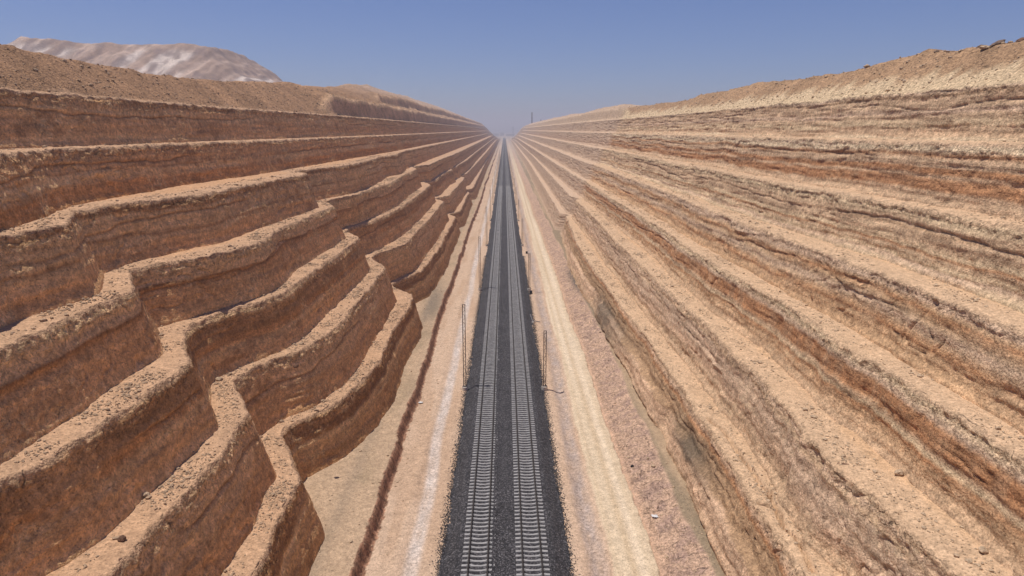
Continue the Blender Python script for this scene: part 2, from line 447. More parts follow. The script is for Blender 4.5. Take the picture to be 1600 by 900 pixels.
def make_bench(side, lev, pts, h, drop, seed):
    s = -1 if side == 'L' else 1                   # outward direction in X
    cx, cy, tx, ty = CREST[(side, lev)]
    # wall normal: towards the track
    nx, ny = (ty, -tx) if side == 'L' else (-ty, tx)
    top = (lev == 'Z')
    if top:
        to = np.concatenate([np.arange(0, 3, .3), np.arange(3, 14, .45), np.arange(14, 60, 2.0), [75, 100, 160, 400, 2500]])
    else:
        to = np.concatenate([np.arange(0, 5.0, .17), [5.4, 6, 7, 9, 11]])
    to = to[::-1]
    nt_ = len(to)
    # wall profile: (outward offset, drop) -- rounded lip, battered face, little talus at the foot
    lh, lv = {'Z': (.25, .3), 'A': (.3, .5), 'B': (.35, .7), 'C': (.45, 1.4), 'D': (.48, 1.6), 'E': (.34, 0.9), 'F': (.36, 0.8)}[lev] if side == 'L' else (.32, .5)
    a = np.linspace(0, 1, 11)[1:]
    lo = lh * np.sin(a * math.pi / 2 * .84); ld = lv * (1 - np.cos(a * math.pi / 2 * .84))
    nw = 38
    fr = np.linspace(0, 1, nw + 1)[1:]
    bat = 0.272 if side == 'L' else 0.19
    if side == 'R' and lev == 'F': bat = 0.30
    wd = ld[-1] + fr * (drop - ld[-1])
    wo_ = lo[-1] + fr * (drop - ld[-1]) * bat + (0.10 if side == 'L' else 0.24) * sstep(0.86, 1.0, fr)
    wo2 = np.concatenate([lo, wo_, [wo_[-1] + 0.15]]); wd2 = np.concatenate([ld, wd, [drop + 0.45]])
    nrow = nt_ + len(wo2)
    N = len(cx)
    X = np.empty((N, nrow), np.float64); Y = X.copy(); Z = X.copy(); FR = np.full((N, nrow), -1.0); O = X.copy()
    zl = CAM_H - h
    X[:, :nt_] = cx[:, None] + s * to[None]; Y[:, :nt_] = cy[:, None]; Z[:, :nt_] = zl; O[:, :nt_] = -to[None]
    if lev != 'F':                                 # the face stands steeper where the ledge below it is narrow
        ox, oy = CREST[(side, order[order.index(lev) + 1])][:2]
        gap = np.abs(cx) - np.interp(cy, oy, np.abs(ox))
        gap = np.minimum(gap, np.abs(cx) - np.interp(cy + .8, oy, np.abs(ox)))
        kk = gsmooth(np.clip((gap - 0.75) / wo2[-1], 0.35, 1.0), 3)
    else:
        kk = np.ones(N)
    wk = wo2[None] * kk[:, None]
    X[:, nt_:] = cx[:, None] + nx[:, None] * wk; Y[:, nt_:] = cy[:, None] + ny[:, None] * wk
    Z[:, nt_:] = zl - wd2[None]; O[:, nt_:] = wo2[None]; FR[:, nt_:] = (wd2 / drop)[None]
    isw = (FR > 0).astype(np.float64)
    tre = ~(FR > 0)
    if top:
        Z = np.where(tre, Z + bank_z(side, -O, Y, 0), Z)
    wf = sstep(0.0, 0.12, FR)                       # full wall roughness below the lip
    # ---- relief of the face
    k = 1.0 if side == 'L' else 0.8
    big = fbm(X / 4.2, Y / 4.2, Z / 3.0, 2, seed) * (0.13 if side == 'L' else 0.26)
    strat = vnoise(X / 7, Y / 7, Z * 2.3 + 0.6 * vnoise(X / 5, Y / 5, 0.3, 9), seed + 5) * (0.06 if side == 'L' else 0.09) + vnoise(X / 4, Y / 4, Z * 6.0 + 0.9 * vnoise(X / 5, Y / 5, 0.3, 9), seed + 55) * (0.03 if side == 'L' else 0.06)
    gul = vnoise(X * 1.9, Y * 1.9, Z * 0.35, seed + 6) * (0.04 if side == 'L' else 0.09)
    med = fbm(X / 0.9, Y / 0.9, Z / 0.7, 3, seed + 7) * (0.06 if side == 'L' else 0.11)
    blk = np.abs(vnoise(X / 1.7, Y / 1.7, Z / 1.3, seed + 8)); blk = -0.16 * (1 - sstep(0.0, 0.09, blk)) * sstep(0.05, .4, vnoise(X / 9, Y / 9, Z / 6, seed + 18))
    # a wandering bedding crack
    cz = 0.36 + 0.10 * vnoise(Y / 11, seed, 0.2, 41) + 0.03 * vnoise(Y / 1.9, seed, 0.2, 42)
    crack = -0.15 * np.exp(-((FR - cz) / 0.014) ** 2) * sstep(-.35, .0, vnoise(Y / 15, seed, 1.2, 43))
    # a rough crumbling band under the lip
    rough_lip = np.exp(-((FR - 0.10) / 0.10) ** 2)
    crumb = fbm(X / 0.36, Y / 0.36, Z / 0.30, 2, seed + 11) * (0.05 + (0.13 if side == 'L' else .12) * rough_lip) * k
    D = (big + strat + gul + med + blk + crack + crumb) * wf
    if (side, lev) == ('R', 'F'):
        secs = sstep(71, 72.5, Y) * (1 - sstep(119, 121, Y)) + (1 - sstep(66, 67.5, Y)) * .9 + .6 * sstep(128, 130, Y) * (1 - sstep(170, 172, Y))
        D = D + secs * .75 * sstep(.50, .58, FR + .04 * vnoise(Y / 3, .1, .1, 79))
    toe_fade = 1 - 0.6 * sstep(0.9, 1.0, FR)
    D *= toe_fade
    lipw = 0.14 * fbm(X / 0.55, Y / 0.55, Z / .55, 2, seed + 12) * (FR > 0) * (1 - wf)
    X += nx[:, None] * (D + lipw); Y += ny[:, None] * (D + lipw)
    # ---- treads: dust with clods and a slight crown at the lip
    edge = np.exp(-((O + 0.9) / 0.8) ** 2)
    tn = 0.08 * fbm(X / 1.6, Y / 1.6, 0.3, 2, seed + 13) + (0.025 + 0.05 * edge) * fbm(X / 0.4, Y / 0.4, .7, 2, seed + 14)
    if top: tn = tn * 1.0 + sstep(0.5, 4, -O) * (0.30 * fbm(X / 2.6, Y / 2.6, .2, 3, seed + 15) + 0.12 * fbm(X / .7, Y / .7, .2, 2, seed + 16))
    lipbreak = -0.18 * sstep(-0.7, 0.0, O) * np.clip(0.5 + vnoise(X / .8, Y / .8, 0.4, seed + 19), 0, 1)
    Z += np.where(tre, tn + lipbreak, 0)
    if (side, lev) == ('R', 'F'):
        for line in CRACKS:
            for (ya, xa), (yb_, xb_) in zip(line[:-1], line[1:]):
                xa, xb_ = xa - .6, xb_ - .6
                ux, uy = xb_ - xa, yb_ - ya; L2 = ux * ux + uy * uy
                tt = np.clip(((X - xa) * ux + (Y - ya) * uy) / L2, 0, 1)
                dd_ = np.hypot(X - xa - tt * ux, Y - ya - tt * uy)
                Z -= np.where(tre, 2.2 * np.exp(-(dd_ / .12) ** 2), 0)
    Z[:, nt_:] += ((tn + lipbreak)[:, nt_ - 1:nt_]) * (1 - sstep(0, .25, FR[:, nt_:]))
    tp = taper(Y)
    Z = Z * tp - 0.3 * (1 - tp)
    # ---- colour of the soil
    st = vnoise(X / 8, Y / 8, Z * 3.1, 61) * 0.5 + vnoise(X / 3, Y / 3, Z * 6.5, 62) * 0.35
    fw = FR + 0.07 * vnoise(Y / 13, seed, 0.7, 63) + 0.03 * vnoise(Y / 2.5, seed, 0.7, 64)
    wall = bands(np.clip(fw, 0, 1), WALL_BANDS[(side, lev)])
    wall = wall * (1 + (0.36 if side == 'L' else 0.32) * st)[..., None]
    patch = sstep(0.0, 0.35, fbm(X / 2.3, Y / 2.3, Z / 1.5, 3, 65)) * sstep(-.25, .2, vnoise(Y / 9, Z / 4, seed, 66))
    patch = patch * sstep(-.15, .25, fbm(X / .33, Y / .33, Z / .28, 2, 165))
    if side == 'L':
        wall = mix(wall, np.broadcast_to(C['crust'], wall.shape), 0.75 * patch)
        strk = sstep(0.2, 0.6, vnoise(Y / 5.5, Z / 9, seed, 69))
        wall = mix(wall, np.broadcast_to(C['brown'], wall.shape), 0.6 * strk)
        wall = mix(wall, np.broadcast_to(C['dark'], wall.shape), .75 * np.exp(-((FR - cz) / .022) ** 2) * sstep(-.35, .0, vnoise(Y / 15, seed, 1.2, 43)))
        wall = mix(wall, np.broadcast_to(C['dark'], wall.shape), .5 * sstep(.1, .45, fbm(X / 1.1, Y / 1.1, Z / .6, 2, 91)) * sstep(0, .4, vnoise(Y / 10, Z / 2.5, seed, 92)))
    else:
        wall = mix(wall, np.broadcast_to(C['pale'], wall.shape), 0.35 * patch)
        dk = sstep(0.15, 0.5, vnoise(X / 6, Y / 6, Z * 1.9, 67))
        wall = mix(wall, np.broadcast_to(C['deep'], wall.shape), 0.16 * dk)
        if lev in ('C', 'D', 'E'):      # dust run down over the face in places
            dd = sstep(0.1, .5, vnoise(X / 1.2, Y / 1.2, Z / 5, 68))
            wall = mix(wall, np.broadcast_to(C['dustR'], wall.shape), 0.25 * dd)
    wall = wall * (1 + (0.30 if side == 'L' else .28) * fbm(X / .45, Y / .45, Z / .4, 3, 70) + .10 * vnoise(X * 1.6, Y * 1.6, Z / 5, 71))[..., None]
    dust = np.broadcast_to(C['dust' if side == 'L' else 'dustR'], wall.shape)
    tread = mix(dust, np.broadcast_to(C['sand' if side == 'L' else 'orange'], wall.shape), 0.55 * sstep(1.9, 3.0, -O) + 0.2 * np.clip(vnoise(X / 3, Y / 5, .2, 71), 0, 1))
    tread = tread * (1 + 0.10 * fbm(X / 1.4, Y / 1.4, .2, 3, 72))[..., None]
    if top:
        em = np.broadcast_to(C['embank' if side == 'L' else 'embankR'], wall.shape)
        rk = vnoise((Y + O * 0.55) / 1.6, O / 8, .2, 73) * 0.5 + vnoise((Y + O * .5) / 5.5, O / 20, .2, 74) * .5
        em = em * (1 + 0.28 * rk)[..., None] * (1 + .15 * fbm(X / .7, Y / .7, Z / .7, 2, 75))[..., None]
        t = sstep(0.3, 1.6, -O + 0.7 * vnoise(Y / 2.2, .3, .3, 76)) if side == 'L' else sstep(2.0, 4.0, -O + 1.6 * vnoise((Y + O * .6) / 1.2, .3, .3, 76))
        if side == 'L':
            rk2 = sstep(156, 164, Y) * np.exp(-((-O - 2.0) / 1.3) ** 2) + sstep(250, 258, Y) * np.exp(-((-O - 7.3) / 1.2) ** 2)
            em = mix(em, np.broadcast_to(C['tanL'], wall.shape) * (1 + .5 * fbm(Y / 2.5, Z / 2.0, .2, 3, 83))[..., None], np.clip(rk2, 0, 1))
        base = tread if side == 'L' else np.broadcast_to(C['pale'], wall.shape)
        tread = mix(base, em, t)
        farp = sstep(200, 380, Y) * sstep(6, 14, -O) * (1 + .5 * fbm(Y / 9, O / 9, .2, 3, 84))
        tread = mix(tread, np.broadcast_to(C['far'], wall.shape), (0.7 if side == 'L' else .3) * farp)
    if (side, lev) == ('R', 'F'):
        dampw = (np.exp(-((Y - 61) / 6) ** 2) + np.exp(-((Y - 112) / 13) ** 2)) * sstep(.25, .5, FR) * (1 - sstep(.6, .75, FR) * (Y < 90))
        wall = mix(wall, np.broadcast_to(np.array((.105, .085, .065), np.float32), wall.shape), np.clip(dampw * (1 + .6 * fbm(X / 2, Y / 2, Z / 2, 2, 78)), 0, 1) * .8)
    w = sstep(0.015, 0.10, FR + 0.03 * vnoise(X * 1.5, Y * 1.5, Z, 77))
    if side == 'L': wall = wall * np.array([1.05, 1.03, .88])
    col = mix(tread, wall, w)
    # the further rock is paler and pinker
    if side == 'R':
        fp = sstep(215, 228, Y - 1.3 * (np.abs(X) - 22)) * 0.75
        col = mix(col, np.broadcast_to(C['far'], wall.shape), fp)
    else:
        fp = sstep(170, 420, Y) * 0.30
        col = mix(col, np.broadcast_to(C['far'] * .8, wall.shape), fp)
    al = np.where(FR > 0, 0.62 if side == 'L' else 0.58, 0.36) + 0.25 * rough_lip * (FR > 0)
    if side == 'L':
        al = np.where((FR > 0.3), 0.5 + 0.3 * patch, al)
    if top: al = np.where(tre, 0.9, al)
    al = al * (1 - 0.6 * sstep(250, 1200, Y))
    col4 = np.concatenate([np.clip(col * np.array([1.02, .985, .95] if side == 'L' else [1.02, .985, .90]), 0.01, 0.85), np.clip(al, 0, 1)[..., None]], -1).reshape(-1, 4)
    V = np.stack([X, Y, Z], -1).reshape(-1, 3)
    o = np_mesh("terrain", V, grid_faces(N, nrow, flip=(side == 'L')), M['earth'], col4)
    tag(o, kind='structure')
    # where loose stones may lie
    if not top:
        sel = (Y[:, :nt_] > 22) & (Y[:, :nt_] < 190) & (-O[:, :nt_] < 3.4) & (-O[:, :nt_] > 0.1)
        pos = np.stack([X[:, :nt_][sel], Y[:, :nt_][sel], Z[:, :nt_][sel]], -1)
        od = -O[:, :nt_][sel]
        wgt = np.exp(-((od - 1.0) / 0.9) ** 2) + 0.12
        wgt = wgt * np.clip(0.35 + vnoise(pos[:, 0] / 2.2, pos[:, 1] / 2.2, 1, 81), 0.02, 1)
        STONE_SPOTS.append((pos, wgt, side, lev))
    else:
        sel = (Y[:, :nt_] > 40) & (Y[:, :nt_] < 260) & (-O[:, :nt_] < 12) & (-O[:, :nt_] > .6)
        pos = np.stack([X[:, :nt_][sel], Y[:, :nt_][sel], Z[:, :nt_][sel]], -1)
        STONE_SPOTS.append((pos, np.ones(len(pos)) * .5, side, lev))

for i, lev in enumerate(order):
    CREST[('L', lev)] = crest_curve(L[lev], 100 + 10 * i)
    CREST[('R', lev)] = crest_curve(Rt[lev], 300 + 10 * i)
for i, lev in enumerate(order):
    nxt = H[order[i + 1]] if i < 6 else CAM_H - 1.3
    make_bench('L', lev, L[lev], H[lev], nxt - H[lev], 100 + 10 * i)
    nxt = HR[order[i + 1]] if i < 6 else CAM_H - 1.0
    make_bench('R', lev, Rt[lev], HR[lev], nxt - HR[lev], 300 + 10 * i)

# ------------------------------------------------------------------ floor of the cutting: one sheet out to the horizon
def rows_y(y0, y1, near, k):
    ys = [y0]
    while ys[-1] < y1:
        d = math.hypot(max(ys[-1], 0), 33)
        ys.append(ys[-1] + (1.5 if ys[-1] < 20 else max(near, k * d)))
    return np.array(ys)

def floor_z(X, Y):
    w1 = 0.16 * vnoise(Y / 6, .1, .1, 201) + 0.12 * vnoise(Y / 1.6, .1, .1, 202) + .07 * vnoise(Y / .6, .1, .1, 212) + 0.5 * vnoise(Y / 31, .1, .1, 203)
    lip = -12.0 + w1
    z = np.where(X < -9, 1.3 * (1 - sstep(0, 1, (X - lip) / 0.55)), 0.0)
    z = z + 0.22 * np.exp(-((X + 8.9 - .3 * w1) / 0.5) ** 2) * (0.5 + .5 * vnoise(Y / 2, .3, .3, 204))
    z = z - 0.12 * np.exp(-((X + 7.6) / 0.8) ** 2)
    z = z - 0.40 * np.exp(-((X - 7.3) / 0.75) ** 2)
    for c in (9.35, 10.9):
        z = z - 0.05 * np.exp(-((X - c - .15 * vnoise(Y / 40, .2, .2, 205)) / 0.28) ** 2)
    rd = 12.15 + 0.10 * vnoise(Y / 2.2, .1, .1, 206) + 0.35 * vnoise(Y / 25, .1, .1, 207) + .05 * vnoise(Y / .7, .1, .1, 208)
    t = (X - rd)
    z = z + 0.10 * sstep(-3.6, -3.0, t) * (t < 0)
    z = np.where(t > 0, -0.34 + 0.34 * sstep(0, 1.1, t) + 1.0 * sstep(0.8, 4.6, t), z)
    lump = sstep(0.1, 0.7, t) * (1 - sstep(3.3, 4.2, t + .5 * vnoise(Y / 9, .3, .3, 209)))
    z = z + lump * (0.42 * fbm(X / .9, Y / .9, .1, 3, 210))
    z = z + (0.05 - .04 * (X > 5.6) * (X < 12.1)) * fbm(X / 2.2, Y / 2.2, .1, 2, 211) * (np.abs(X) > 5)
    return z * (1 - .9 * sstep(1300, 3100, Y)), lump, lip, rd

xs = np.concatenate([[-20000, -3000, -200, -45, -30, -24, -21, -18.5], np.arange(-17.4, 20.4, 0.13), [22, 26, 40, 200, 3000, 20000]])
ys = np.concatenate([[-400], rows_y(-40, Y_END, 0.13, 0.0030), [3400, 4200, 6000, 10000, 20000]])
GX, GY = np.meshgrid(xs, ys, indexing='ij')
GZ, lump, lip, rd = floor_z(GX, GY)
far_ = (GY > Y_END + 10) | (np.abs(GX) > 100)
GZ = np.where(far_, 0.0, GZ)
GZ = np.where(np.abs(GX) < 4.6, -0.15, GZ)
fz = (0.02 + .05 * (GX < -12.2)) * fbm(GX / .5, GY / .5, .2, 2, 220)
ditch = (GX - lip > -0.05) & (GX - lip < 0.66 + .2 * vnoise(GY / .8, .4, .4, 252))
GZ = np.where(far_, GZ, GZ + fz * (np.abs(GX) > 4.6) + ditch * 0.12 * fbm(GX / .5, GY / .5, GZ / .3, 2, 221))
def cc(v): return np.broadcast_to(np.array(v, np.float32), GX.shape + (3,))
sand = cc((0.50, 0.350, 0.240))
col = mix(sand, cc((0.42, 0.275, 0.175)), 0.6 * sstep(-.1, .5, vnoise(GX / 1.2, GY / 9, .2, 230)))
shelf = mix(cc((0.42, 0.290, 0.185)), cc((0.34, 0.240, 0.150)), sstep(0, .5, fbm(GX / 2.2, GY / 6, .2, 3, 231)))
shelf_dark = np.exp(-((GY - 128) / 14) ** 2) * np.exp(-((GX + 13.5) / 1.4) ** 2) + .4 * np.exp(-((GX + 14.6) / .7) ** 2)  # darker patch on the shelf, fainter strip along the wall foot
shelf = mix(shelf, cc((0.19, 0.150, 0.110)), np.clip(shelf_dark, 0, 1) * .8)
col = mix(col, shelf, (GX < lip).astype(float))
col = np.where(ditch[..., None], cc((0.31, 0.165, 0.10)) * (1 + .7 * fbm(GX / .35, GY / .45, .2, 2, 232))[..., None], col)
# pale gravel drain strips beside the track
gl = np.exp(-((GX + 7.5 - .25 * vnoise(GY / 12, .1, .1, 233)) / 0.62) ** 4)
col = mix(col, cc((0.56, 0.475, 0.415)) * (1 + .20 * fbm(GX * 3, GY * 3, .1, 2, 234))[..., None], gl * (.72 + .25 * vnoise(GX * 2, GY / 2.2, .1, 251)))
gr = np.exp(-((GX - 7.35 - .25 * vnoise(GY / 12, .1, .1, 235)) / 0.78) ** 4)
col = mix(col, cc((0.37, 0.300, 0.265)) * (1 + .2 * fbm(GX * 3, GY * 3, .1, 2, 236))[..., None], gr * (.55 + .3 * vnoise(GX * 2.5, GY / 1.5, .1, 237)))
# haul road
t = GX - rd
road = sstep(-3.8, -3.4, t) * (t < 0)
rc = mix(cc((0.56, 0.435, 0.295)), cc((0.62, 0.490, 0.345)), sstep(-.3, .5, vnoise(GX / .6, GY / 60, .2, 240)))
rc = mix(rc, cc((0.46, 0.335, 0.205)), .6 * np.exp(-((GX - 10.15) / .32) ** 2) + .35 * np.exp(-((GX - 8.9) / .2) ** 2) + .5 * sstep(-1.1, -.2, t))
col = mix(col, rc, road)
rough_c = mix(cc((0.50, 0.330, 0.225)), cc((0.38, 0.250, 0.185)), sstep(-.2, .4, fbm(GX / .8, GY / .8, .2, 3, 241)))
rough_c = mix(rough_c, cc((0.47, 0.305, 0.200)), .6 * np.exp(-((t - .5) / .5) ** 2))
col = mix(col, rough_c, (t > 0).astype(float))
strip = sstep(3.7, 4.1, t + .5 * vnoise(GY / 9, .3, .3, 209)) * (t < 9)
stc = mix(cc((0.250, 0.185, 0.118)), cc((0.36, 0.255, 0.160)), sstep(-.2, .5, vnoise(GX / 1.0, GY / 22, .2, 242)))
col = mix(col, stc, strip)
wet = np.exp(-((GY - 146) / 17) ** 2) * np.exp(-((GX - 16.8 + (GY - 146) * .035) / 1.5) ** 2) + .8 * np.exp(-((GY - 116) / 9) ** 2) * np.exp(-((GX - 18.0) / .9) ** 2)
wet = wet * (1 + .5 * fbm(GX / 1.2, GY / 5, .2, 3, 244))
col = mix(col, cc((0.105, 0.09, 0.072)), np.clip(wet * 1.5, 0, 1) * .9)
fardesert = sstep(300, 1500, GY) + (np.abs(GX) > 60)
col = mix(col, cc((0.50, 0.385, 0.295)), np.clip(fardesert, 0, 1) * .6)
col = col * (1 + .08 * fbm(GX / .9, GY / .9, .2, 2, 243))[..., None]
al = 0.28 + 0.6 * lump + .45 * ditch + .25 * (gl + gr) - .15 * road - .12 * strip
al = al * (1 - .7 * sstep(200, 900, GY))
g4 = np.concatenate([np.clip(col, .01, .85), np.clip(al, 0, 1)[..., None]], -1).reshape(-1, 4)
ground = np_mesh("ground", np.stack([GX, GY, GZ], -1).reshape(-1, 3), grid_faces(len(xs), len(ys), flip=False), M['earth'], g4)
tag(ground, kind='structure')

# ------------------------------------------------------------------ ballast bed
bx = np.concatenate([np.linspace(-5.35, -3.6, 16), np.arange(-3.45, 3.5, .15), np.linspace(3.6, 5.35, 16)])
by = rows_y(-40, Y_END - 60, 0.15, 0.0032)
BX, BY = np.meshgrid(bx, by, indexing='ij')
ew = 0.04 * vnoise(BY / 1.2, .1, .1, 301) + .07 * vnoise(BY / .3, .1, .1, 302) + .12 * vnoise(BY / 9, .1, .1, 303)
ab = np.abs(BX) + ew * np.sign(BX)
BZ = 0.675 * (1 - sstep(0, 1, (ab - 3.75) / 1.5) ** 0.85) - 0.015
BZ = BZ + 0.035 * fbm(BX / .16, BY / .16, .1, 2, 304) + .02 * vnoise(BX / 1.3, BY / 2, .1, 305)
BZ = BZ - 0.05 * np.exp(-(BX / 0.8) ** 2)
BZ = BZ + 0.11 * sstep(-1.30, -1.12, BX) * (1 - sstep(-.85, -.55, BX))      # heaped over the inner sleeper ends of the left track
BZ = np.where(np.abs(BX) > 5.3, -0.25, BZ)
ballast = np_mesh("ballast_bed", np.stack([BX, BY, BZ], -1).reshape(-1, 3), grid_faces(len(bx), len(by)), M['ballast'])
tag(ballast, kind='structure')

# ------------------------------------------------------------------ two railway tracks
SL_TOP = 0.735
def sleeper_vf():
    # pre-stressed sleeper: waisted and lower in the middle, bevelled top
    st = [(-1.30, .13, .0), (-1.26, .145, .0), (-.95, .145, .01), (-.5, .145, .0), (-.25, .115, -.045), (.25, .115, -.045), (.5, .145, .0), (.95, .145, .01), (1.26, .145, .0), (1.30, .13, .0)]
    v = []; f = []
    for x, w, dz in st:
        zt = SL_TOP + dz
        v += [(x, -w, SL_TOP - .22), (x, -w * .80, zt - .02), (x, -w * .66, zt), (x, w * .66, zt), (x, w * .80, zt - .02), (x, w, SL_TOP - .22)]
    n = 6
    for i in range(len(st) - 1):
        for j in range(n):
            a, b = i * n + j, i * n + (j + 1) % n
            f.append((a, b, b + n, a + n))
    e = (len(st) - 1) * n
    f += [(0, 5, 4, 1), (1, 4, 3, 2), (e, e+1, e+4, e+5), (e+1, e+2, e+3, e+4)]
    v = np.array(v, float); f = np.array(f)[:, ::-1]
    # rail pads / fasteners
    m = MB(); m.add(v, f)
    for xr in (-.7535, .7535):
        for sgn in (-1, 1):
            m.box(xr + sgn * .13 - .035, xr + sgn * .13 + .035, -.07, .07, SL_TOP + .004, SL_TOP + .05)
    return np.concatenate(m.v), np.concatenate(m.f)
SV, SF = sleeper_vf()

def rail_prof():
    return [(-.075, 0), (-.075, .012), (-.012, .03), (-.010, .118), (-.036, .132), (-.036, .165), (.036, .165), (.036, .132), (.010, .118), (.012, .03), (.075, .012), (.075, 0)]

def make_track(x0, label):
    t = empty("railway_track", (x0, 0, 0))
    tag(t, label, "railway track", "pair of railway tracks")
    pr = rail_prof()
    ye = Y_END - 80
    yy = np.concatenate([[-40], np.arange(20, 400, 20), np.arange(400, ye, 200), [ye]])
    for xr in (-.7535, .7535):
        v = np.array([(xr + p[0], y, SL_TOP + .016 + p[1]) for y in yy for p in pr])
        k = len(pr); f = []
        for i in range(len(yy) - 1):
            for j in range(k):
                a, b = i * k + j, i * k + (j + 1) % k
                f.append((a, a + k, b + k, b))
        np_mesh("rail", v, np.array(f), M['rail'], smooth=False, parent=t)
    me = None
    n_near = 100
    ys_ = 40.0 + 0.6 * np.arange(0, int((ye - 42) / .6))
    for i in range(n_near):
        if me is None:
            o = np_mesh("sleeper", SV, SF, M['sleeper'], smooth=False, parent=t); me = o.data
        else:
            o = bpy.data.objects.new("sleeper", me); link(o, t)
        o.location = (random.gauss(0, .006), ys_[i], random.gauss(0, .004))
        o.rotation_euler = (0, 0, random.gauss(0, .003))
    rest = np.concatenate([ys_[n_near:], -38 + .6 * np.arange(0, 129)])
    # far ones: plain waisted blocks
    nr = len(rest)
    base = SV[:60]; bf = SF[:58]
    near_r = rest < 420
    V1 = base[None] + np.stack([np.zeros(near_r.sum()), rest[near_r], np.zeros(near_r.sum())], -1)[:, None]
    F1 = bf[None] + (np.arange(near_r.sum()) * 60)[:, None, None]
    v0, f0 = box_vf(-1.3, 1.3, -.115, .115, SL_TOP - .2, SL_TOP)
    fr_ = ~near_r
    V2 = v0[None] + np.stack([np.zeros(fr_.sum()), rest[fr_], np.zeros(fr_.sum())], -1)[:, None]
    F2 = f0[None] + (np.arange(fr_.sum()) * 8)[:, None, None] + near_r.sum() * 60
    o = np_mesh("sleeper", np.concatenate([V1.reshape(-1, 3), V2.reshape(-1, 3)]), np.concatenate([F1.reshape(-1, 4), F2.reshape(-1, 4)]), M['sleeper'], smooth=False, parent=t)
    o['kind'] = 'stuff'
make_track(-2.13, "left of the two parallel railway tracks, steel rails on grey concrete sleepers in dark ballast")
make_track(2.13, "right of the two parallel railway tracks, the one nearer the pale dirt road")

# ------------------------------------------------------------------ lattice masts
ORD = ['nearest', 'second', 'third', 'fourth', 'fifth', 'sixth', 'seventh', 'eighth', 'ninth', 'tenth', 'eleventh', 'twelfth', 'thirteenth', 'fourteenth', 'fifteenth', 'sixteenth']
def make_mast(x, y, hgt, label, group):
    t = empty("lattice_mast", (x, y, 0))
    tag(t, label, "mast", group)
    w, d = 0.185, 0.12
    for sx_ in (-1, 1):
        m = MB()
        xc = sx_ * w
        m.box(xc - .02, xc + .02, -d, d, .55, hgt)
        m.box(min(xc, xc - sx_ * .06), max(xc, xc - sx_ * .06), -d - .012, -d, .55, hgt)
        m.box(min(xc, xc - sx_ * .06), max(xc, xc - sx_ * .06), d, d + .012, .55, hgt)
        m.build("channel", M['mast'], t)
    m = MB(); n = int((hgt - .6) / .52); st = (hgt - .7) / n
    for i in range(n):
        z0, z1 = .6 + i * st, .6 + (i + 1) * st
        s_ = 1 if i % 2 else -1
        m.bar((-s_ * w, -d - .02, z0), (s_ * w, -d - .02, z1), .085, .012)
        m.bar((-s_ * w, d + .02, z0), (s_ * w, d + .02, z1), .085, .012)
    m.build("lacing", M['mast'], t)
    m = MB(); m.box(-w - .03, w + .03, -d - .03, d + .03, hgt, hgt + .02); m.build("cap_plate", M['mast'], t)
    m = MB(); m.box(-.33, .33, -.24, .24, .52, .55); m.build("base_plate", M['mast'], t)
    m = MB(); m.lathe([(.0, .52), (.38, .52), (.40, .48), (.40, -.35)], 20); m.build("foundation", M['concrete'], t, smooth=False)
    return t
def copy_tree(o, parent=None):
    c = o.copy(); scene.collection.objects.link(c); c.parent = parent
    for ch in list(o.children): copy_tree(ch, c)
    return c
for sd, x, hg in (('left', -5.35, 11.8), ('right', 5.3, 8.2)):
    proto = None
    for i in range(14):
        lab = (f"{ORD[i]} {'tall' if sd=='left' else 'shorter'} rust-brown lattice mast on the {sd} edge of the ballast" if i else
               f"nearest {'tall' if sd=='left' else 'shorter'} rust-brown lattice mast, on the {sd} edge of the ballast")
        y = 86 + 58 * i
        gp = f"{'tall' if sd=='left' else 'short'} masts along the {sd} edge of the ballast"
        if proto is None:
            proto = make_mast(x, y, hg, lab, gp)
        else:
            c = copy_tree(proto); c.location = (x, y, 0); c['label'] = lab

# ------------------------------------------------------------------ loose stones
def ico(sub):
    import bmesh
    bm = bmesh.new(); bmesh.ops.create_icosphere(bm, subdivisions=sub, radius=1.0)
    v = np.array([x.co[:] for x in bm.verts]); f = np.array([[q.index for q in p.verts] for p in bm.faces]); bm.free()
    return v, f
IV, IF = ico(1)          # 12 corners, 20 faces
IV2, IF2 = ico(3)

def stone_field(name, pos, rad, mat, label, cat, flat=0.65, sink=0.25):
    n = len(pos)
    k = len(IV)
    sc = rad[:, None, None] * rng.uniform(.65, 1.35, (n, 1, 3)) * np.array([1, 1, flat])
    jit = 1 + rng.uniform(-.25, .25, (n, k, 1))
    v = IV[None] * jit * sc
    a = rng.uniform(0, 6.28, n); c, s_ = np.cos(a), np.sin(a)
    x = v[..., 0] * c[:, None] - v[..., 1] * s_[:, None]; y = v[..., 0] * s_[:, None] + v[..., 1] * c[:, None]
    v = np.stack([x, y, v[..., 2]], -1) + pos[:, None, :]
    v[..., 2] += (rad * flat * (1 - sink * 2))[:, None]
    f = IF[None] + (np.arange(n) * k)[:, None, None]
    o = np_mesh(name, v.reshape(-1, 3), f.reshape(-1, 3), mat, smooth=False)
    tag(o, label, cat, kind='stuff')
    return o

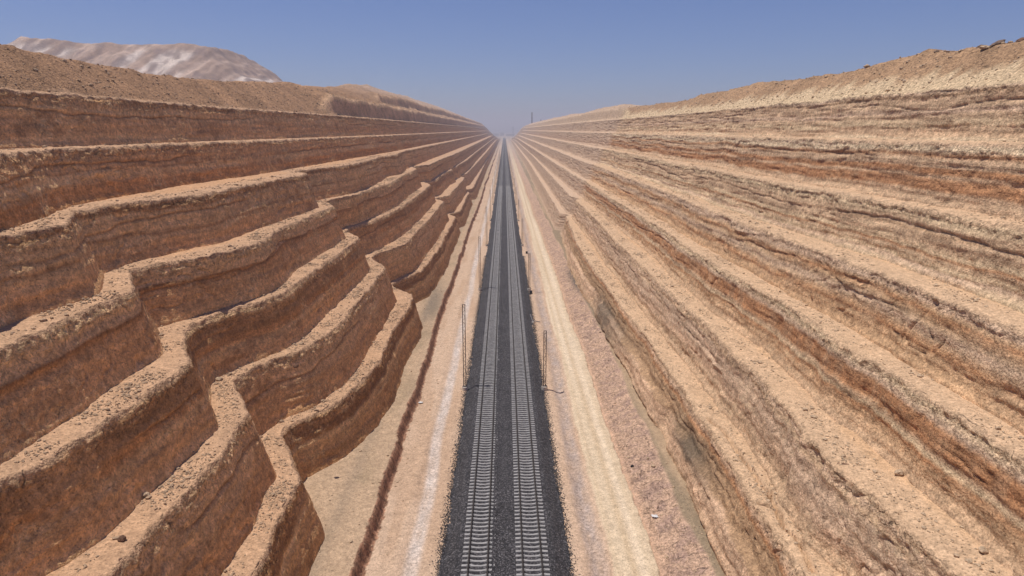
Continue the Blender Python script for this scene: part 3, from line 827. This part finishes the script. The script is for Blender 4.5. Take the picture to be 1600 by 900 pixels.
def pick(spots, n):
    pos, w = spots
    d = np.hypot(pos[:, 1], 25)
    w = w * d / 50                              # vertices are denser nearby already
    w = w / w.sum()
    i = rng.choice(len(pos), n, p=w)
    p = pos[i].copy(); p[:, :2] += rng.uniform(-.08, .08, (n, 2))
    return p
for side, mat, lab in (('L', 'stone', "small loose stones strewn over the ledges of the left slope"), ('R', 'stone_r', "small loose stones strewn over the ledges of the right slope")):
    P = []; Rr = []
    for pos, w, sd, lev in STONE_SPOTS:
        if sd != side: continue
        n = {'Z': 2500, 'A': 800, 'B': 2000, 'C': 3500, 'D': 5500, 'E': 6500, 'F': 6500}[lev]
        if side == 'R': n = int(n * (.5 if lev != 'Z' else 1))
        P.append(pick((pos, w), n)); Rr.append(np.clip(rng.lognormal(-3.2, .55, n) * (1.9 if lev == 'Z' else 1), .02, .22))
    stone_field("loose_stones", np.concatenate(P), np.concatenate(Rr), M[mat], lab, "stones")
# stray ballast along both edges of the bed
n = 22000
yb = 36 + 150 * rng.random(n) ** 1.5
sg = rng.choice([-1, 1], n)
xb = sg * (4.95 + np.abs(rng.normal(0, .33, n)))
zb, *_ = floor_z(xb, yb)
o = stone_field("stray_ballast", np.stack([xb, yb, zb], -1), rng.uniform(.025, .055, n), M['ballast'], "dark ballast stones spilt on the sand along both edges of the bed", "stones", .8, .2)
n = 1600
yb = 38 + 110 * rng.random(n) ** 1.3
xb = np.where(rng.random(n) < .45, rng.uniform(-16, -9, n), rng.uniform(12.4, 16.6, n))
zb, *_ = floor_z(xb, yb)
stone_field("floor_stones", np.stack([xb, yb, zb], -1), np.clip(rng.lognormal(-3.1, .5, n), .02, .2), M['stone_r'], "pale loose stones on the floor of the cutting", "stones")

# single boulders
def boulder(loc, size, rot, label, mat='stone', group=None, seed=0, cat="boulder"):
    v = IV2.copy()
    n = fbm(v[:, 0] * 1.1, v[:, 1] * 1.1, v[:, 2] * 1.1, 3, 500 + seed)
    q = np.round(v * 1.6) / 1.6
    v = v * .62 + q * .38
    v = v * (1 + .35 * n)[:, None] * np.array(size) / 2
    o = np_mesh("boulder", v, IF2, mat if not isinstance(mat, str) else M[mat], smooth=False)
    o.location = loc; o.rotation_euler = [R(a) for a in rot]
    return tag(o, label, cat, group)

def on_level(px, h, dz=0.0):
    (Y, X), = plan([px], h)
    return (X, Y, CAM_H - h + dz)
G = "single boulders lying on the slopes"
boulder(on_level((344, 592), 21.55, .12), (.62, .45, .35), (8, 5, 20), "pale flat stone on the ledge bend left of centre, topmost of that ledge", 'stone_r', G, 1)
boulder(on_level((231, 772), 21.55, .12), (.42, .36, .32), (0, 10, 70), "upper of two round stones on the bright ledge at lower left", 'stone_r', G, 2)
boulder(on_level((193, 842), 21.55, .14), (.42, .4, .4), (12, 0, 130), "dark lower stone on the bright ledge at lower left", 'brown_rock', G, 3)
boulder(on_level((1432, 540 + 24), 16.3, .14), (.8, .45, .35), (0, 8, 30), "brown stone on the ledge at the right, beside the foot of the rock face", 'brown_rock', G, 4)
boulder(on_level((1520, 612), 16.3, .22), (.8, .6, .5), (5, 8, 80), "large pale stone on the ledge near the right edge of the view", 'stone_r', G, 5)
boulder(on_level((1407, 746), 21.55, .18), (.62, .45, .42), (5, 0, 10), "round pale stone on the second ledge up at lower right", 'stone_r', G, 6)
boulder(on_level((1539, 868), 21.55, .14), (.5, .4, .34), (5, 0, 50), "small pale stone on the ledge at the bottom right corner", 'stone_r', G, 7)
boulder(on_level((1324, 737), 22.0, .1), (1.15, .8, .62), (10, 18, -25), "big reddish brown block stuck in the lip of the lower right ledge", 'brown_rock', G, 8)
boulder((-19.4, 60.4, 12.35 + .2), (.5, .4, .4), (0, 0, 0), "brown stone among rubble where the middle left ledge narrows", 'brown_rock', G, 9)
zc = 37140 / (733 - 203.0); Yd = (zc - SP * 33.5) / CP; Xd = (987 - 788) * zc / F_PX
boulder((Xd, Yd, float(floor_z(np.array([Xd]), np.array([Yd]))[0][0]) + .1), (.4, .3, .3), (0, 0, 20), "small black stone on the rough ground right of the dirt road", 'black', G, 10)

def ridge_pt(side, Y, da=0.0):
    T = BANK_L if side == 'L' else BANK_R
    cxs, cys = CREST[(side, 'Z')][:2]
    x = np.interp(Y, cys, cxs); a = np.interp(Y, T[:, 0], T[:, 1]) + da
    z = CAM_H - (H if side == 'L' else HR)['Z'] + float(bank_z(side, np.array([a]), np.array([float(Y)]), 0)[0])
    return (x + (-a if side == 'L' else a), Y, z)
for (Yr, da, sz_, rot, lab, sd, mt) in (
    (69.6, .1, (1.5, .7, .38), (0, -20, 6), "long dark rock slab leaning on the right skyline", 1, 'dark_rock'),
    (72.0, 0, (.8, .5, .35), (0, -14, -20), "dark pointed boulder on the right skyline just left of the leaning slab", 2, 'dark_rock'),
    (66.6, .2, (1.3, .8, .5), (0, -14, 30), "brown slab breaking the skyline at the right edge of the view", 3, 'brown_rock'),
    (70.2, -.7, (1.1, .9, .5), (6, 4, 10), "pale rock block under the leaning slab on the right skyline", 4, 'stone_r'),
    (79.6, .1, (.6, .5, .3), (0, -8, 10), "lone dark rock on the right skyline, left of the slabs", 5, 'dark_rock'),
    (93, .1, (1.0, .8, .45), (0, 6, 60), "pale rock pile stone on the crest bump of the right skyline", 6, 'stone_r')):
    x, y, z = ridge_pt('R', Yr, da)
    boulder((x, y, z + .04), sz_, rot, lab, mt, "rocks on the right skyline", 20 + sd)

# ------------------------------------------------------------------ small things on the floor
def floor_xy(px, py, z=0.0):
    hh = CAM_H - z
    zc = F_PX * hh / CP / (py - VPY)
    return ((px - VPX) * zc / F_PX, (zc - SP * hh) / CP)
def gz(x, y): return float(floor_z(np.array([x]), np.array([y]))[0][0])
for (px, py, lab) in ((829, 459, "nearer of two small black drums on the sand at the right ballast edge"), (822.5, 396, "farther of two small black drums on the sand at the right ballast edge")):
    x, y = floor_xy(px, py)
    t = empty("drum", (x, y, gz(x, y)), .3)
    tag(t, lab, "drum", "black drums beside the ballast")
    m = MB(); m.lathe([(0, 0), (.30, 0), (.31, .04), (.29, .06), (.29, .28), (.31, .30), (.29, .32), (.29, .58), (.31, .60), (.30, .64)], 20); m.build("barrel", M['black'], t, True)
    m = MB(); m.lathe([(0.30, .62), (.27, .615), (0.0, .615)], 20); m.build("lid", M['black'], t, True)
x, y = floor_xy(832, 504)
t = empty("marker_post", (x, y, gz(x, y)), 0)
tag(t, "short white post with a side arm leaning beside the right ballast edge", "marker post")
m = MB(); m.bar((0, 0, 0), (-.5, .25, 1.5), .10); m.build("post", M['white'], t)
m = MB(); m.bar((-.05, .02, .35), (1.35, -.12, .12), .12); m.build("arm", M['steel'], t)
m = MB(); m.box(-.22, .22, -.2, .2, -.1, .12); m.build("foot", M['concrete'], t)
def rag(loc, s, label, seed):
    n = 14; u = np.linspace(-1, 1, n); UX, UY = np.meshgrid(u, u, indexing='ij')
    rr = 1 + .25 * vnoise(np.arctan2(UY, UX) * 1.3, 3.0, seed, 7)
    zz = .10 + .16 * np.abs(vnoise(UX * 1.9, UY * 1.9, seed, 8)) * s * 2
    v = np.stack([UX * s * rr, UY * s * .7 * rr, zz], -1).reshape(-1, 3)
    o = np_mesh("plastic_bag", v, grid_faces(n, n), M['white'], smooth=False); o.location = loc
    so = o.modifiers.new("thick", 'SOLIDIFY'); so.thickness = .02
    tag(o, label, "litter", "litter on the floor")
x, y = floor_xy(1022, 806, .3); rag((x, y, gz(x, y)), .24, "crumpled white plastic bag on the rough ground right of the dirt road", 1)
x, y = floor_xy(656, 629); rag((x, y, gz(x, y)), .26, "crumpled pale litter at the foot of the red ditch bank on the left", 2)

# ------------------------------------------------------------------ spoil hill behind the left bank
hx = np.arange(-520, -90, 1.5); hy = np.arange(400, 900, 2.2)
HX, HY = np.meshgrid(hx, hy, indexing='ij')
topz = 98 + 1.6 * vnoise(HX / 14, HY / 14, .2, 401) + 2.5 * vnoise(HX / 60, HY / 60, .2, 402) - sstep(-300, -190, HX) * 5
dx = np.maximum(np.maximum(-347 - HX, HX + 222), 0); dy = np.maximum(np.maximum(532 + .18 * (HX + 300) - HY, HY - 640), 0)
dist = np.hypot(dx, dy)
ang = np.arctan2(HY - 640, HX + 400)
dg = HX + .35 * dist
ripp = np.abs(vnoise(dg / 8, dist / 60, .2, 403)) + .6 * np.abs(vnoise(dg / 3.6, dist / 30, .2, 413)) + 1.3 * np.abs(vnoise(dg / 24, .3, .2, 423))
dist = np.maximum(dist + 4.5 * (ripp - .6) * sstep(0, 14, dist), 0)
HZ = topz - dist * .60 + 1.6 * fbm(HX / 6, HY / 6, .2, 3, 404)
HZ = np.maximum(HZ, 30.0)
def c2(v): return np.broadcast_to(np.array(v, np.float32), HX.shape + (3,))
hc = mix(c2((0.36, 0.24, 0.175)), c2((0.52, 0.37, 0.28)), sstep(-.3, .4, fbm(dg / 5, dist / 45, .2, 3, 405)))
hc = mix(hc, c2((0.66, 0.54, 0.45)), sstep(.0, .35, vnoise(dg / 11, dist / 80, .2, 406) + .5 * vnoise(dg / 4, dist / 40, .2, 416)) * sstep(3, 14, dist) * .9)
hc = hc * (1 + .35 * fbm(HX / 2.2, HY / 2.2, HZ / 2.2, 2, 417))[..., None]
hc = mix(hc, c2((0.24, 0.165, 0.14)), sstep(.05, .3, fbm(HX / 5, HY / 9, .2, 3, 407)) * .7)
h4 = np.concatenate([hc, np.full(HX.shape + (1,), .8, np.float32)], -1).reshape(-1, 4)
hill = np_mesh("hill", np.stack([HX, HY, HZ], -1).reshape(-1, 3), grid_faces(len(hx), len(hy)), M['earth'], h4)
tag(hill, kind='structure')

# ------------------------------------------------------------------ far chimney, pole, pylon and sheds
x, y, z = 59, 1500, ridge_pt('R', 1500)[2] * float(taper(np.array([1500.]))[0]) - 4
t = empty("chimney", (x, y, z)); tag(t, "tall thin grey chimney on the far right rim of the cutting", "chimney")
m = MB(); m.lathe([(1.9, 0), (1.6, 8), (1.35, 18), (1.15, 29), (1.3, 29), (1.3, 29.8), (0, 29.8)], 16); m.build("shaft", M['steel'], t, True)
m = MB(); m.lathe([(1.7, 18), (2.2, 18), (2.2, 18.5), (1.4, 18.5)], 16); m.build("gallery", M['steel'], t)
x, y, z = 77, 1480, ridge_pt('R', 1480)[2] * float(taper(np.array([1480.]))[0]) - 2
t = empty("mast_pole", (x, y, z)); tag(t, "short grey pole on the right rim beside the tall chimney", "pole")
m = MB(); m.lathe([(.9, 0), (.7, 7), (.6, 13), (0, 13)], 10); m.build("shaft", M['steel'], t, True)
m = MB(); m.box(-1.6, 1.6, -.3, .3, 9.5, 10.2); m.build("crossarm", M['steel'], t)
t = empty("pylon", (46, 3700, 0)); tag(t, "faint far pylon in the haze right of the track's end", "pylon")
m = MB()
for sx_ in (-1, 1):
    for sy_ in (-1, 1): m.bar((sx_ * 5, sy_ * 5, 0), (sx_ * .8, sy_ * .8, 52), 1.0)
for zz in (10, 20, 30, 40):
    w = 5 - 4.2 * zz / 52
    for a_, b_ in (((-w, -w), (w, -w)), ((w, -w), (w, w)), ((w, w), (-w, w)), ((-w, w), (-w, -w))): m.bar((*a_, zz), (*b_, zz), .6)
m.build("frame", M['steel'], t)
m = MB(); m.bar((-11, 0, 38), (11, 0, 38), .9); m.bar((-8, 0, 46), (8, 0, 46), .9); m.build("crossarm", M['steel'], t)
for i, (x, y, w, d, h, lab) in enumerate(((-48, 3900, 34, 20, 13, "pale far shed in the haze left of the track's end"), (-14, 4200, 22, 20, 17, "tall narrow pale block in the haze just left of the track's end"), (34, 4100, 46, 20, 9, "long low shed in the haze beyond the end of the track"))):
    t = empty("far_building", (x, y, 0)); tag(t, lab, "building", "far buildings in the haze")
    m = MB(); m.box(-w/2, w/2, -d/2, d/2, -.5, h); m.build("wall", M['wallpaint'], t)
    m = MB(); m.box(-w/2 - 1, w/2 + 1, -d/2 - 1, d/2 + 1, h, h + 1.2); m.build("roof", M['roof'], t)

# ------------------------------------------------------------------ desert air
hz = bpy.data.materials.new("haze_air"); hz.use_nodes = True
nt = hz.node_tree; nt.nodes.clear()
out = nt.nodes.new("ShaderNodeOutputMaterial"); pv = nt.nodes.new("ShaderNodeVolumePrincipled")
pv.inputs['Color'].default_value = (1.0, 0.94, 0.98, 1)
pv.inputs['Density'].default_value = 0.00042
pv.inputs['Anisotropy'].default_value = 0.2
nt.links.new(pv.outputs[0], out.inputs['Volume'])
v, f = box_vf(-21000, 21000, -420, 21000, -1.6, 125)
haze = np_mesh("haze", v, f, hz, smooth=False)
tag(haze, "pale dusty air filling the cutting out to the horizon", "haze", kind='stuff')
